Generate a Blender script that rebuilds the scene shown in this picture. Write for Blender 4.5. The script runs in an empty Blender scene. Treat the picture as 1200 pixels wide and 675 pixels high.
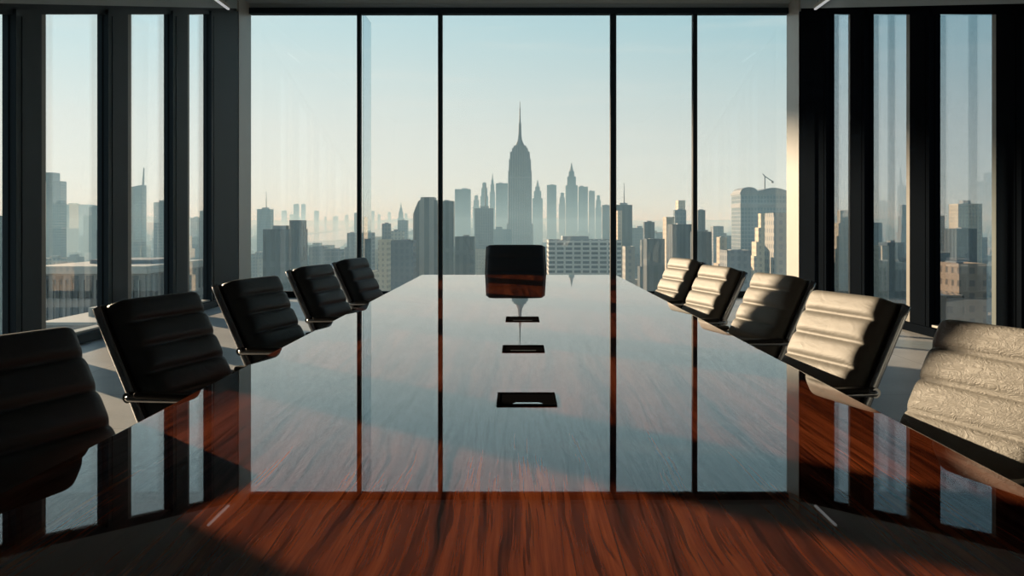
import bpy, bmesh, math, random
from mathutils import Vector, Matrix

SC = bpy.context.scene
COL = SC.collection
PI = math.pi
F, CX, CY, CAMZ = 1150.0, 608.0, 263.0, 1.25      # focal length in px of a 1200 px frame, principal point, eye height


def X(px, d):
    return (px - CX) / F * d


def Z(py, d):
    return CAMZ + (CY - py) / F * d


# ------------------------------------------------------------------ object helpers
def tag(o, label=None, cat=None, group=None, kind=None):
    if label: o['label'] = label
    if cat: o['category'] = cat
    if group: o['group'] = group
    if kind: o['kind'] = kind
    return o


def empty(name, loc=(0, 0, 0), rz=0.0):
    o = bpy.data.objects.new(name, None)
    o.empty_display_size = 0.1
    o.location = loc
    o.rotation_euler = (0, 0, rz)
    COL.objects.link(o)
    return o


def obj(name, bm, mat, parent=None, loc=(0, 0, 0), rz=0.0, smooth=False):
    bmesh.ops.recalc_face_normals(bm, faces=bm.faces[:])
    me = bpy.data.meshes.new(name)
    bm.to_mesh(me)
    bm.free()
    if smooth:
        for p in me.polygons: p.use_smooth = True
    me.materials.append(mat)
    o = bpy.data.objects.new(name, me)
    COL.objects.link(o)
    if parent: o.parent = parent
    o.location = loc
    o.rotation_euler = (0, 0, rz)
    return o


def copy_tree(o, parent=None):
    c = o.copy()
    COL.objects.link(c)
    if parent: c.parent = parent
    for ch in list(o.children): copy_tree(ch, c)
    return c


def NB():
    return bmesh.new()


def box(bm, x0, x1, y0, y1, z0, z1, bev=0.0, seg=2, mat=None):
    x0, x1 = min(x0, x1), max(x0, x1)
    vs = [bm.verts.new((x, y, z)) for z in (z0, z1) for y in (y0, y1) for x in (x0, x1)]
    fs = [bm.faces.new([vs[i] for i in f]) for f in
          ((0, 2, 3, 1), (4, 5, 7, 6), (0, 1, 5, 4), (2, 6, 7, 3), (0, 4, 6, 2), (1, 3, 7, 5))]
    if mat is not None:
        for v in vs: v.co = mat @ v.co
    if bev > 0:
        es = {e for f in fs for e in f.edges}
        bmesh.ops.bevel(bm, geom=list(es), offset=bev, segments=seg, affect='EDGES', profile=0.5)
    return vs


def prism(bm, poly, axis, a0, a1):
    """extrude a 2-D polygon along axis 0/1/2 from a0 to a1"""
    def mk(p, a):
        if axis == 0: return (a, p[0], p[1])
        if axis == 1: return (p[0], a, p[1])
        return (p[0], p[1], a)
    A = [bm.verts.new(mk(p, a0)) for p in poly]
    B = [bm.verts.new(mk(p, a1)) for p in poly]
    n = len(poly)
    bm.faces.new(A[::-1]); bm.faces.new(B)
    for i in range(n):
        bm.faces.new((A[i], A[(i + 1) % n], B[(i + 1) % n], B[i]))


def cyl(bm, p0, p1, r0, r1=None, seg=20):
    r1 = r0 if r1 is None else r1
    p0, p1 = Vector(p0), Vector(p1)
    d = (p1 - p0).normalized()
    up = Vector((0, 0, 1)) if abs(d.z) < 0.9 else Vector((1, 0, 0))
    u = d.cross(up).normalized(); w = d.cross(u)
    A, B = [], []
    for i in range(seg):
        a = 2 * PI * i / seg
        q = u * math.cos(a) + w * math.sin(a)
        A.append(bm.verts.new(p0 + q * r0)); B.append(bm.verts.new(p1 + q * r1))
    bm.faces.new(A[::-1]); bm.faces.new(B)
    for i in range(seg):
        bm.faces.new((A[i], A[(i + 1) % seg], B[(i + 1) % seg], B[i]))


def tube(bm, pts, ry, rz=None, seg=12, side=Vector((1, 0, 0))):
    """sweep an ellipse (half-axis ry along 'side', rz across) along pts"""
    rz = ry if rz is None else rz
    pts = [Vector(p) for p in pts]
    rings = []
    for i, p in enumerate(pts):
        t = (pts[min(i + 1, len(pts) - 1)] - pts[max(i - 1, 0)]).normalized()
        u = (side - t * side.dot(t)).normalized()
        w = t.cross(u)
        rings.append([bm.verts.new(p + u * ry * math.cos(2 * PI * k / seg) + w * rz * math.sin(2 * PI * k / seg)) for k in range(seg)])
    for a, b in zip(rings[:-1], rings[1:]):
        for k in range(seg):
            bm.faces.new((a[k], a[(k + 1) % seg], b[(k + 1) % seg], b[k]))
    bm.faces.new(rings[0][::-1]); bm.faces.new(rings[-1])


def smooth_path(pts, n=6):
    """Catmull-Rom through pts"""
    P = [Vector(p) for p in pts]
    P = [P[0] * 2 - P[1]] + P + [P[-1] * 2 - P[-2]]
    out = []
    for i in range(1, len(P) - 2):
        for k in range(n):
            t = k / n
            a, b, c, d = P[i - 1], P[i], P[i + 1], P[i + 2]
            out.append(0.5 * ((2 * b) + (c - a) * t + (2 * a - 5 * b + 4 * c - d) * t * t + (3 * b - a - 3 * c + d) * t ** 3))
    out.append(P[-2])
    return out


# ------------------------------------------------------------------ material helpers
def new_mat(name):
    m = bpy.data.materials.new(name)
    m.use_nodes = True
    nt = m.node_tree
    return m, nt, nt.nodes.get('Principled BSDF')


def N(nt, typ, **kw):
    n = nt.nodes.new(typ)
    for k, v in kw.items(): setattr(n, k, v)
    return n


def val(nt, op, a, b=None, c=None):
    n = N(nt, 'ShaderNodeMath', operation=op)
    for i, s in enumerate((a, b, c)):
        if s is None: continue
        if isinstance(s, (int, float)): n.inputs[i].default_value = s
        else: nt.links.new(s, n.inputs[i])
    return n.outputs[0]


def mixc(nt, f, a, b, blend='MIX'):
    n = N(nt, 'ShaderNodeMix', data_type='RGBA', blend_type=blend)
    for sock, s in ((n.inputs['Factor'], f), (n.inputs[6], a), (n.inputs[7], b)):
        if isinstance(s, (int, float)): sock.default_value = s
        elif isinstance(s, tuple): sock.default_value = (*s, 1) if len(s) == 3 else s
        else: nt.links.new(s, sock)
    return n.outputs[2]


def ramp(nt, fac, stops):
    r = N(nt, 'ShaderNodeValToRGB')
    e = r.color_ramp.elements
    while len(e) < len(stops): e.new(0.5)
    for el, (p, c) in zip(e, stops):
        el.position = p
        el.color = (*c, 1) if len(c) == 3 else c
    nt.links.new(fac, r.inputs[0])
    return r.outputs[0]


def noise(nt, vec, scale, detail=3, rough=0.5, dist=0.0):
    n = N(nt, 'ShaderNodeTexNoise')
    n.inputs['Scale'].default_value = scale
    n.inputs['Detail'].default_value = detail
    n.inputs['Roughness'].default_value = rough
    n.inputs['Distortion'].default_value = dist
    if vec is not None: nt.links.new(vec, n.inputs['Vector'])
    return n


def scaled(nt, vec, s):
    n = N(nt, 'ShaderNodeVectorMath', operation='MULTIPLY')
    nt.links.new(vec, n.inputs[0]); n.inputs[1].default_value = s
    return n.outputs[0]


def bump(nt, h, strength, dist):
    b = N(nt, 'ShaderNodeBump')
    b.inputs['Strength'].default_value = strength
    b.inputs['Distance'].default_value = dist
    nt.links.new(h, b.inputs['Height'])
    return b.outputs[0]


def plain(name, col, rough=0.5, metal=0.0, spec=0.5, var=0.12, vscale=6.0, bmp=0.0, bscale=300.0):
    """painted / plastic / metal surface with slight procedural variation"""
    m, nt, p = new_mat(name)
    tc = N(nt, 'ShaderNodeTexCoord')
    n = noise(nt, tc.outputs['Object'], vscale, 4)
    c = mixc(nt, n.outputs['Fac'], tuple(x * (1 - var) for x in col), tuple(min(1, x * (1 + var)) for x in col))
    nt.links.new(c, p.inputs['Base Color'])
    p.inputs['Roughness'].default_value = rough
    p.inputs['Metallic'].default_value = metal
    p.inputs['Specular IOR Level'].default_value = spec
    if bmp:
        n2 = noise(nt, tc.outputs['Object'], bscale, 3)
        nt.links.new(bump(nt, n2.outputs['Fac'], bmp, 0.002), p.inputs['Normal'])
    return m


def leather(name, col, rough, crinkle=0.0, spec=0.5):
    m, nt, p = new_mat(name)
    tc = N(nt, 'ShaderNodeTexCoord')
    o = tc.outputs['Object']
    n1 = noise(nt, o, 7, 4)
    c = mixc(nt, n1.outputs['Fac'], tuple(x * 0.88 for x in col), tuple(x * 1.1 for x in col))
    nt.links.new(c, p.inputs['Base Color'])
    p.inputs['Roughness'].default_value = rough
    p.inputs['Specular IOR Level'].default_value = spec
    grain = N(nt, 'ShaderNodeTexVoronoi'); grain.inputs['Scale'].default_value = 420
    nt.links.new(o, grain.inputs['Vector'])
    wr = noise(nt, scaled(nt, o, (1, 1, 2.2)), 9, 3, 0.55, 1.2)
    h = val(nt, 'ADD', val(nt, 'MULTIPLY', grain.outputs['Distance'], 0.05), val(nt, 'MULTIPLY', wr.outputs['Fac'], 0.9))
    if crinkle:
        # short slanting wrinkles pressed into the hide
        cr = noise(nt, scaled(nt, o, (1.0, 1.6, 2.4)), 17, 4, 0.6, 2.2)
        ridge = val(nt, 'ABSOLUTE', val(nt, 'SUBTRACT', cr.outputs['Fac'], 0.5))
        h = val(nt, 'ADD', h, val(nt, 'MULTIPLY', val(nt, 'MINIMUM', ridge, 0.12), 5.0 * crinkle))
    nt.links.new(bump(nt, h, 0.45, 0.006), p.inputs['Normal'])
    return m


def wood_mat():
    m, nt, p = new_mat('rosewood_lacquer')
    tc = N(nt, 'ShaderNodeTexCoord')
    o = tc.outputs['Object']
    wob = noise(nt, scaled(nt, o, (1.6, 0.30, 1)), 2.2, 3, 0.55)
    # shift x by a slow wobble so the grain lines wander and close into cathedrals
    sep = N(nt, 'ShaderNodeSeparateXYZ'); nt.links.new(o, sep.inputs[0])
    xx = val(nt, 'ADD', sep.outputs['X'], val(nt, 'MULTIPLY', val(nt, 'SUBTRACT', wob.outputs['Fac'], 0.5), 0.14))
    cmb = N(nt, 'ShaderNodeCombineXYZ')
    nt.links.new(xx, cmb.inputs[0]); nt.links.new(val(nt, 'MULTIPLY', sep.outputs['Y'], 0.022), cmb.inputs[1])
    g1 = noise(nt, cmb.outputs[0], 34, 6, 0.70)
    g2 = noise(nt, cmb.outputs[0], 9.0, 2, 0.5)
    fib = noise(nt, scaled(nt, o, (1, 0.012, 1)), 210, 3, 0.6)
    t = val(nt, 'ADD', val(nt, 'MULTIPLY', g1.outputs['Fac'], 0.62), val(nt, 'MULTIPLY', g2.outputs['Fac'], 0.38))
    c = ramp(nt, t, [(0.37, (0.020, 0.006, 0.004)), (0.43, (0.090, 0.020, 0.009)), (0.53, (0.22, 0.050, 0.018)), (0.66, (0.34, 0.090, 0.030))])
    fr = ramp(nt, fib.outputs['Fac'], [(0.35, (0.72, 0.70, 0.68)), (0.65, (1, 1, 1))])
    c = mixc(nt, 1.0, c, fr, 'MULTIPLY')
    ln = noise(nt, cmb.outputs[0], 95, 2, 0.5)
    lines = ramp(nt, ln.outputs['Fac'], [(0.36, (0.30, 0.25, 0.24)), (0.44, (1, 1, 1))])
    c = mixc(nt, 0.8, c, lines, 'MULTIPLY')
    # veneer leaves: fine seams every 0.322 m
    fx = val(nt, 'FRACT', val(nt, 'MULTIPLY', val(nt, 'ADD', sep.outputs['X'], 5.0), 1 / 0.322))
    seam = val(nt, 'LESS_THAN', fx, 0.008)
    leaf = N(nt, 'ShaderNodeTexWhiteNoise', noise_dimensions='1D')
    nt.links.new(val(nt, 'FLOOR', val(nt, 'MULTIPLY', val(nt, 'ADD', sep.outputs['X'], 5.0), 1 / 0.322)), leaf.inputs['W'])
    lf = ramp(nt, leaf.outputs['Value'], [(0.0, (0.82, 0.82, 0.82)), (1.0, (1.1, 1.1, 1.1))])
    c = mixc(nt, 1.0, c, lf, 'MULTIPLY')
    c = mixc(nt, val(nt, 'MULTIPLY', seam, 0.6), c, (0.02, 0.006, 0.004))
    nt.links.new(c, p.inputs['Base Color'])
    p.inputs['Roughness'].default_value = 0.45
    p.inputs['Specular IOR Level'].default_value = 0.0
    p.inputs['Coat Weight'].default_value = 1.0
    p.inputs['Coat Roughness'].default_value = 0.012
    p.inputs['Coat IOR'].default_value = 1.33
    return m


def glass_mat(name, tint, base=0.04):
    m, nt, p = new_mat(name)
    nt.nodes.remove(p)
    out = nt.nodes.get('Material Output')
    tr = N(nt, 'ShaderNodeBsdfTransparent'); tr.inputs[0].default_value = (*tint, 1)
    gl = N(nt, 'ShaderNodeBsdfGlossy'); gl.inputs['Roughness'].default_value = 0.0
    gl.inputs['Color'].default_value = (0.95, 0.97, 1.0, 1)
    lw = N(nt, 'ShaderNodeLayerWeight'); lw.inputs['Blend'].default_value = 0.5
    f5 = val(nt, 'POWER', lw.outputs['Facing'], 5.0)
    fr = val(nt, 'ADD', base, val(nt, 'MULTIPLY', f5, 1 - base))
    mx = N(nt, 'ShaderNodeMixShader')
    nt.links.new(fr, mx.inputs[0]); nt.links.new(tr.outputs[0], mx.inputs[1]); nt.links.new(gl.outputs[0], mx.inputs[2])
    nt.links.new(mx.outputs[0], out.inputs['Surface'])
    return m


def stone_mat():
    m, nt, p = new_mat('polished_grey_stone')
    tc = N(nt, 'ShaderNodeTexCoord'); o = tc.outputs['Object']
    n1 = noise(nt, o, 1.7, 5, 0.6); n2 = noise(nt, o, 38, 3)
    t = val(nt, 'ADD', val(nt, 'MULTIPLY', n1.outputs['Fac'], 0.7), val(nt, 'MULTIPLY', n2.outputs['Fac'], 0.3))
    c = ramp(nt, t, [(0.3, (0.40, 0.40, 0.40)), (0.7, (0.55, 0.545, 0.54))])
    br = N(nt, 'ShaderNodeTexBrick'); br.offset = 0.0
    br.inputs['Scale'].default_value = 1.0; br.inputs['Brick Width'].default_value = 1.2; br.inputs['Row Height'].default_value = 1.2
    br.inputs['Mortar Size'].default_value = 0.004
    br.inputs['Color1'].default_value = (1, 1, 1, 1); br.inputs['Color2'].default_value = (0.93, 0.93, 0.93, 1); br.inputs['Mortar'].default_value = (0.5, 0.5, 0.5, 1)
    nt.links.new(o, br.inputs['Vector'])
    c = mixc(nt, 1.0, c, br.outputs['Color'], 'MULTIPLY')
    nt.links.new(c, p.inputs['Base Color'])
    p.inputs['Roughness'].default_value = 0.4
    p.inputs['Specular IOR Level'].default_value = 0.35
    return m


def facade(name, wall, glass, pu, du, pv, dv, roof=(0.22, 0.23, 0.24), grough=0.25):
    """window grid from the building's own metres: period/duty across and up"""
    m, nt, p = new_mat(name)
    tc = N(nt, 'ShaderNodeTexCoord')
    so = N(nt, 'ShaderNodeSeparateXYZ'); nt.links.new(tc.outputs['Object'], so.inputs[0])
    sn = N(nt, 'ShaderNodeSeparateXYZ'); nt.links.new(tc.outputs['Normal'], sn.inputs[0])
    ay = val(nt, 'GREATER_THAN', val(nt, 'ABSOLUTE', sn.outputs['Y']), 0.5)
    az = val(nt, 'GREATER_THAN', val(nt, 'ABSOLUTE', sn.outputs['Z']), 0.6)
    u = val(nt, 'ADD', val(nt, 'MULTIPLY', ay, so.outputs['X']), val(nt, 'MULTIPLY', val(nt, 'SUBTRACT', 1.0, ay), so.outputs['Y']))
    mu = val(nt, 'LESS_THAN', val(nt, 'FRACT', val(nt, 'ADD', val(nt, 'MULTIPLY', u, 1 / pu), 200.25)), du)
    mv = val(nt, 'LESS_THAN', val(nt, 'FRACT', val(nt, 'ADD', val(nt, 'MULTIPLY', so.outputs['Z'], 1 / pv), 200.1)), dv)
    win = val(nt, 'MULTIPLY', val(nt, 'MULTIPLY', mu, mv), val(nt, 'SUBTRACT', 1.0, az))
    oi = N(nt, 'ShaderNodeObjectInfo')
    vr = ramp(nt, oi.outputs['Random'], [(0, (0.78, 0.78, 0.8)), (1, (1.18, 1.16, 1.12))])
    n1 = noise(nt, tc.outputs['Object'], 0.05, 4)
    dirt = ramp(nt, n1.outputs['Fac'], [(0.3, (0.86, 0.86, 0.86)), (0.7, (1.06, 1.06, 1.06))])
    w = mixc(nt, 1.0, mixc(nt, 1.0, wall, vr, 'MULTIPLY'), dirt, 'MULTIPLY')
    w = mixc(nt, az, w, roof)
    c = mixc(nt, win, w, glass)
    nt.links.new(c, p.inputs['Base Color'])
    nt.links.new(val(nt, 'ADD', val(nt, 'MULTIPLY', win, grough - 0.8), 0.8), p.inputs['Roughness'])
    p.inputs['Specular IOR Level'].default_value = 0.3
    return m


def emit(name, col, s):
    m, nt, p = new_mat(name)
    p.inputs['Base Color'].default_value = (*col, 1)
    p.inputs['Emission Color'].default_value = (*col, 1)
    p.inputs['Emission Strength'].default_value = s
    return m


M = {}
M['wood'] = wood_mat()
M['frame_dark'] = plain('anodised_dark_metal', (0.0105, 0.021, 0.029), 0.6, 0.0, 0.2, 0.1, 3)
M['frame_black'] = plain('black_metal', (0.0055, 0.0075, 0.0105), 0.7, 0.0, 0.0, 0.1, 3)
M['frame_grey'] = plain('pale_grey_metal', (0.46, 0.44, 0.40), 0.45, 0.0, 0.4, 0.05, 3)
M['cover'] = plain('grey_cover_strip', (0.20, 0.19, 0.17), 0.5, 0.0, 0.3, 0.05, 3)
M['lintel'] = plain('grey_lintel_paint', (0.38, 0.43, 0.45), 0.7, 0.0, 0.3, 0.05, 2)
M['ceiling'] = plain('ceiling_paint', (0.38, 0.43, 0.45), 0.8, 0.0, 0.2, 0.04, 2)
M['wall'] = plain('wall_paint', (0.34, 0.38, 0.41), 0.7, 0.0, 0.3, 0.05, 2)
M['floor'] = stone_mat()
M['glass'] = glass_mat('clear_glass', (0.965, 0.98, 0.98))
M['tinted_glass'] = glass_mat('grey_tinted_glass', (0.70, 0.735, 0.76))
M['glass_fin'] = glass_mat('green_grey_glass_fin', (0.80, 0.86, 0.87))
M['black_leather'] = leather('black_leather', (0.033, 0.046, 0.058), 0.5, 0.0, 0.35)
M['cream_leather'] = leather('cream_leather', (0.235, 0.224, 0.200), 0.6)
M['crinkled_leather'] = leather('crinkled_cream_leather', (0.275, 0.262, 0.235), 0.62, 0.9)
M['shell'] = plain('black_shell', (0.012, 0.013, 0.015), 0.38, 0.0, 0.5, 0.1, 8)
M['chrome'] = plain('brushed_chrome', (0.46, 0.47, 0.49), 0.22, 1.0, 0.5, 0.08, 30)
M['rubber'] = plain('black_plastic', (0.014, 0.014, 0.015), 0.55, 0.0, 0.4)
M['matte_black'] = plain('matte_black_plastic', (0.007, 0.007, 0.008), 0.8, 0.0, 0.0, 0.1, 20)
M['lamp'] = emit('lamp_diffuser', (0.95, 0.97, 1.0), 0.38)

# ------------------------------------------------------------------ camera, sun, sky
cam = bpy.data.cameras.new('camera')
cam.sensor_fit = 'HORIZONTAL'
cam.sensor_width = 36.0
cam.lens = 36.0 * F / 1200.0
cam.shift_x = (600 - CX) / 1200.0
cam.shift_y = (CY - 337.5) / 1200.0
cam.clip_start = 0.05
cam.clip_end = 40000
co = bpy.data.objects.new('camera', cam)
co.location = (0, 0, CAMZ)
co.rotation_euler = (PI / 2, 0, 0)
COL.objects.link(co)
SC.camera = co

AZ, EL = math.radians(43.9), math.radians(12.0)
sun_dir = Vector((math.sin(AZ) * math.cos(EL), -math.cos(AZ) * math.cos(EL), -math.sin(EL)))   # direction of travel
sd = bpy.data.lights.new('sun', 'SUN')
sd.energy = 10.6
sd.angle = math.radians(0.55)
sd.color = (1.0, 0.77, 0.52)
so_ = bpy.data.objects.new('sun', sd)
so_.rotation_euler = sun_dir.to_track_quat('-Z', 'Y').to_euler()
so_.location = (-30, 30, 30)
COL.objects.link(so_)

W = bpy.data.worlds.new('sky')
SC.world = W
W.use_nodes = True
nt = W.node_tree
bg = nt.nodes['Background']
tc = N(nt, 'ShaderNodeTexCoord')
sp = N(nt, 'ShaderNodeSeparateXYZ'); nt.links.new(tc.outputs['Generated'], sp.inputs[0])
el = sp.outputs['Z']
# cos of the azimuth from the sun: 1 towards it, -1 away
hx = val(nt, 'MULTIPLY', sp.outputs['X'], -math.sin(AZ)); hy = val(nt, 'MULTIPLY', sp.outputs['Y'], math.cos(AZ))
hl = val(nt, 'MAXIMUM', val(nt, 'SQRT', val(nt, 'ADD', val(nt, 'MULTIPLY', sp.outputs['X'], sp.outputs['X']), val(nt, 'MULTIPLY', sp.outputs['Y'], sp.outputs['Y']))), 0.001)
ca = val(nt, 'DIVIDE', val(nt, 'ADD', hx, hy), hl)
e1 = N(nt, 'ShaderNodeMapRange'); e1.inputs['From Min'].default_value = -0.02; e1.inputs['From Max'].default_value = 0.5
nt.links.new(el, e1.inputs['Value'])
near = ramp(nt, e1.outputs[0], [(0.0, (1.02, 1.02, 0.92)), (0.22, (0.90, 0.94, 0.89)), (0.42, (0.66, 0.85, 0.88)), (1.0, (0.30, 0.50, 0.64))])
far = ramp(nt, e1.outputs[0], [(0.0, (0.76, 0.78, 0.72)), (0.22, (0.56, 0.65, 0.65)), (0.42, (0.31, 0.55, 0.63)), (1.0, (0.14, 0.27, 0.40))])
a1 = N(nt, 'ShaderNodeMapRange'); a1.inputs['From Min'].default_value = 0.35; a1.inputs['From Max'].default_value = 0.93
nt.links.new(ca, a1.inputs['Value'])
skyc = mixc(nt, a1.outputs[0], far, near)
# thin high streaks of cloud
cl = noise(nt, scaled(nt, tc.outputs['Generated'], (2.2, 2.2, 22.0)), 2.4, 5, 0.55)
clm = ramp(nt, cl.outputs['Fac'], [(0.52, (0, 0, 0)), (0.72, (1, 1, 1))])
skyc = mixc(nt, val(nt, 'MULTIPLY', clm, 0.22), skyc, (0.92, 0.92, 0.86))
nt.links.new(skyc, bg.inputs['Color'])
bg.inputs['Strength'].default_value = 1.0

# ------------------------------------------------------------------ room shell
WX = 4.6            # inner face of the side columns
YB = 16.8           # back glass
ZT = Z(17, YB)      # head of the back glass
ZC = 5.02           # ceiling
YR = -3.0


def rake(y):        # head of the side windows falls towards the camera end
    return CAMZ + 246.0 / F * y


bm = NB(); box(bm, -5.2, 5.2, YR - 0.2, YB + 0.25, -0.25, 0.0)
tag(obj('floor', bm, M['floor']), 'polished grey stone floor of the boardroom', kind='structure')
bm = NB(); box(bm, -5.2, 5.2, YR - 0.2, YB + 0.25, ZC, ZC + 0.25)
tag(obj('ceiling', bm, M['ceiling']), 'plain grey ceiling', kind='structure')
bm = NB(); box(bm, -5.2, 5.2, YR - 0.2, YR, 0, ZC)
tag(obj('wall_rear', bm, M['wall']), kind='structure')

COLUMNS = [(6.98, 7.42, 7.5), (8.98, 9.46, 9.57), (11.0, 11.55, 11.68), (13.06, 13.63, 13.74), (14.69, 16.1, 16.1)]
Y0 = 5.87
for side, sx in (('left', -1), ('right', 1)):
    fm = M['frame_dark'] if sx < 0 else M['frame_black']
    bm = NB(); box(bm, sx * WX, sx * 5.0, YR, Y0, 0, ZC)
    tag(obj('wall_' + side, bm, M['wall']), kind='structure')
    # spandrel above the raked window heads
    bm = NB()
    prism(bm, [(Y0, rake(Y0) + 0.10), (YB + 0.1, rake(YB + 0.1) + 0.10), (YB + 0.1, ZC), (Y0, ZC)], 0, sx * 4.62, sx * 4.78)
    tag(obj('wall_%s_spandrel' % side, bm, M['lintel']), kind='structure')
    bm = NB()
    prism(bm, [(Y0, rake(Y0)), (YB + 0.1, rake(YB + 0.1)), (YB + 0.1, rake(YB + 0.1) + 0.11), (Y0, rake(Y0) + 0.11)], 0, sx * 4.63, sx * 4.76)
    tag(obj('trim_%s_head' % side, bm, fm), kind='structure')
    bm = NB(); box(bm, sx * 4.57, sx * 4.76, Y0, YB, 0, 0.10, 0.006)
    tag(obj('baseboard_' + side, bm, fm), kind='structure')
    bm = NB(); box(bm, sx * 4.62, sx * 4.75, Y0, YB, 0.10, 0.125, 0.004)
    tag(obj('trim_%s_sill' % side, bm, M['frame_grey']), kind='structure')
    for i, (y0, y1, y2) in enumerate(COLUMNS):
        c = empty('pillar', (sx * WX, y0, 0)); tag(c, kind='structure')
        bm = NB()
        prism(bm, [(0, 0.0), (y1 - y0, 0.0), (y1 - y0, rake(y1) + 0.05), (0, rake(y0) + 0.05)], 0, 0, sx * 0.075)
        if y2 > y1 or True:
            # shadow groove: a second leaf set back a little, so the face shows a vertical line
            prism(bm, [(0.10, 0.0), (0.125, 0.0), (0.125, rake(y0)), (0.10, rake(y0))], 0, -sx * 0.006, sx * 0.02)
        obj('column', bm, fm, c)
        if y2 > y1:
            bm = NB()
            prism(bm, [(y1 - y0, 0.0), (y2 - y0, 0.0), (y2 - y0, rake(y2)), (y1 - y0, rake(y1))], 0, sx * 0.012, sx * 0.07)
            obj('cover_strip', bm, M['cover'], c)
    # corner reveal of paler metal
    bm = NB(); box(bm, sx * WX, sx * 4.76, 16.1, YB + 0.06, 0, ZC)
    box(bm, sx * (WX - 0.008), sx * WX, 16.1, 16.16, 0, ZC)
    tag(obj('trim_%s_corner' % side, bm, M['frame_grey']), kind='structure')
    # panes between the columns
    gaps = [(Y0, 6.98)] + [(COLUMNS[i][2], COLUMNS[i + 1][0]) for i in range(len(COLUMNS) - 1)]
    for i, (y0, y1) in enumerate(gaps):
        w = empty('window_%d' % (2 + i + (5 if sx > 0 else 0)), (sx * 4.70, y0, 0)); tag(w, kind='structure')
        bm = NB()
        prism(bm, [(-0.02, 0.11), (y1 - y0 + 0.02, 0.11), (y1 - y0 + 0.02, rake(y1)), (-0.02, rake(y0))], 0, -0.006, 0.006)
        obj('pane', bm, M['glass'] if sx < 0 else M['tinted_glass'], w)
        bm = NB()
        for a, b in ((-0.005, 0.014), (y1 - y0 - 0.014, y1 - y0 + 0.005)):
            prism(bm, [(a, 0.11), (b, 0.11), (b, rake(y0 + b)), (a, rake(y0 + a))], 0, -0.034, 0.02) if sx > 0 else prism(bm, [(a, 0.11), (b, 0.11), (b, rake(y0 + b)), (a, rake(y0 + a))], 0, -0.02, 0.034)
        obj('frame', bm, fm, w)

w1 = empty('window_1', (0, YB, 0)); tag(w1, kind='structure')
mull = [(421, 4.6), (516, 5.2), (718.5, 7.0), (814, 5.4)]
bm = NB()
box(bm, -WX, WX, -0.07, 0.07, 0, 0.11, 0.006); box(bm, -WX, WX, -0.08, 0.09, ZT, ZT + 0.1, 0.006)
obj('frame', bm, M['frame_dark'], w1)
xs = [-WX]
for px, wpx in mull:
    x = X(px, YB); h = wpx * YB / F / 2
    bm = NB(); box(bm, x - h, x + h, -0.055, 0.075, 0.1, ZT, 0.008)
    obj('mullion', bm, M['frame_dark'], w1); xs.append(x)
xs.append(WX)
for a, b in zip(xs[:-1], xs[1:]):
    bm = NB(); box(bm, a, b, 0.0, 0.014, 0.09, ZT + 0.02)
    obj('pane', bm, M['glass'], w1)
# glass fin bracing the second bay from outside
fx = X(424.5, YB)
bm = NB(); box(bm, fx - 0.010, fx + 0.010, 0.10, 0.95, 0.05, ZT + 0.05)
obj('glass_fin', bm, M['glass_fin'], w1)
bm = NB(); box(bm, -5.0, 5.0, YB - 0.04, YB + 0.2, ZT + 0.09, ZC)
tag(obj('trim_back_lintel', bm, M['lintel']), kind='structure')

# hanging light tubes near the back corners
for sx, lab in ((-1, 'slim white light tube hung at the ceiling corner on the left'), (1, 'slim white light tube hung at the ceiling corner on the right')):
    px0, px1 = (268, 10) if sx < 0 else (955, 10)
    t = empty('linear_light', (X(px0, 14.9), 13.2, Z(11, 14.9))); tag(t, lab, 'light')
    bm = NB(); box(bm, -0.022, 0.022, 0.7, 1.7, 0.012, 0.06, 0.005); obj('housing', bm, M['frame_grey'], t)
    bm = NB(); box(bm, -0.018, 0.018, 0.71, 1.69, -0.012, 0.012, 0.006); obj('diffuser', bm, M['lamp'], t)
    for yy in (0.85, 1.55):
        bm = NB(); cyl(bm, (0, yy, 0.05), (0, yy, ZC - t.location.z), 0.006, seg=8); obj('hanger_rod', bm, M['chrome'], t)

# ------------------------------------------------------------------ boardroom table
TZ, TH, TN, TF = 0.75, 0.966, 0.72, 9.75
tb = empty('boardroom_table', (0, 5.2, 0))
tag(tb, 'long glossy red-brown wooden boardroom table with three black cable boxes', 'table')
bm = NB()
c = 0.03
prism(bm, [(-TH + c, TN - 5.2), (TH - c, TN - 5.2), (TH, TN - 5.2 + c), (TH, TF - 5.2 - c), (TH - c, TF - 5.2), (-TH + c, TF - 5.2), (-TH, TF - 5.2 - c), (-TH, TN - 5.2 + c)], 2, TZ - 0.045, TZ)
bmesh.ops.bevel(bm, geom=[e for e in bm.edges if abs(e.verts[0].co.z - e.verts[1].co.z) < 1e-4 and e.verts[0].co.z > TZ - 0.01], offset=0.006, segments=3, affect='EDGES', profile=0.5)
obj('tabletop', bm, M['wood'], tb)
bm = NB(); box(bm, -TH + 0.30, TH - 0.30, TN - 5.2 + 0.12, TF - 5.2 - 0.12, TZ - 0.085, TZ - 0.045, 0.004); obj('apron', bm, M['shell'], tb)
for yy in (2.0, 5.2, 8.4):
    bm = NB(); box(bm, -0.36, 0.36, yy - 5.2 - 0.16, yy - 5.2 + 0.16, 0.03, TZ - 0.085, 0.012); pd = obj('pedestal', bm, M['wood'], tb)
    bm = NB(); box(bm, -0.42, 0.42, yy - 5.2 - 0.22, yy - 5.2 + 0.22, 0.0, 0.03, 0.005); obj('plinth', bm, M['shell'], pd)
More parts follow.
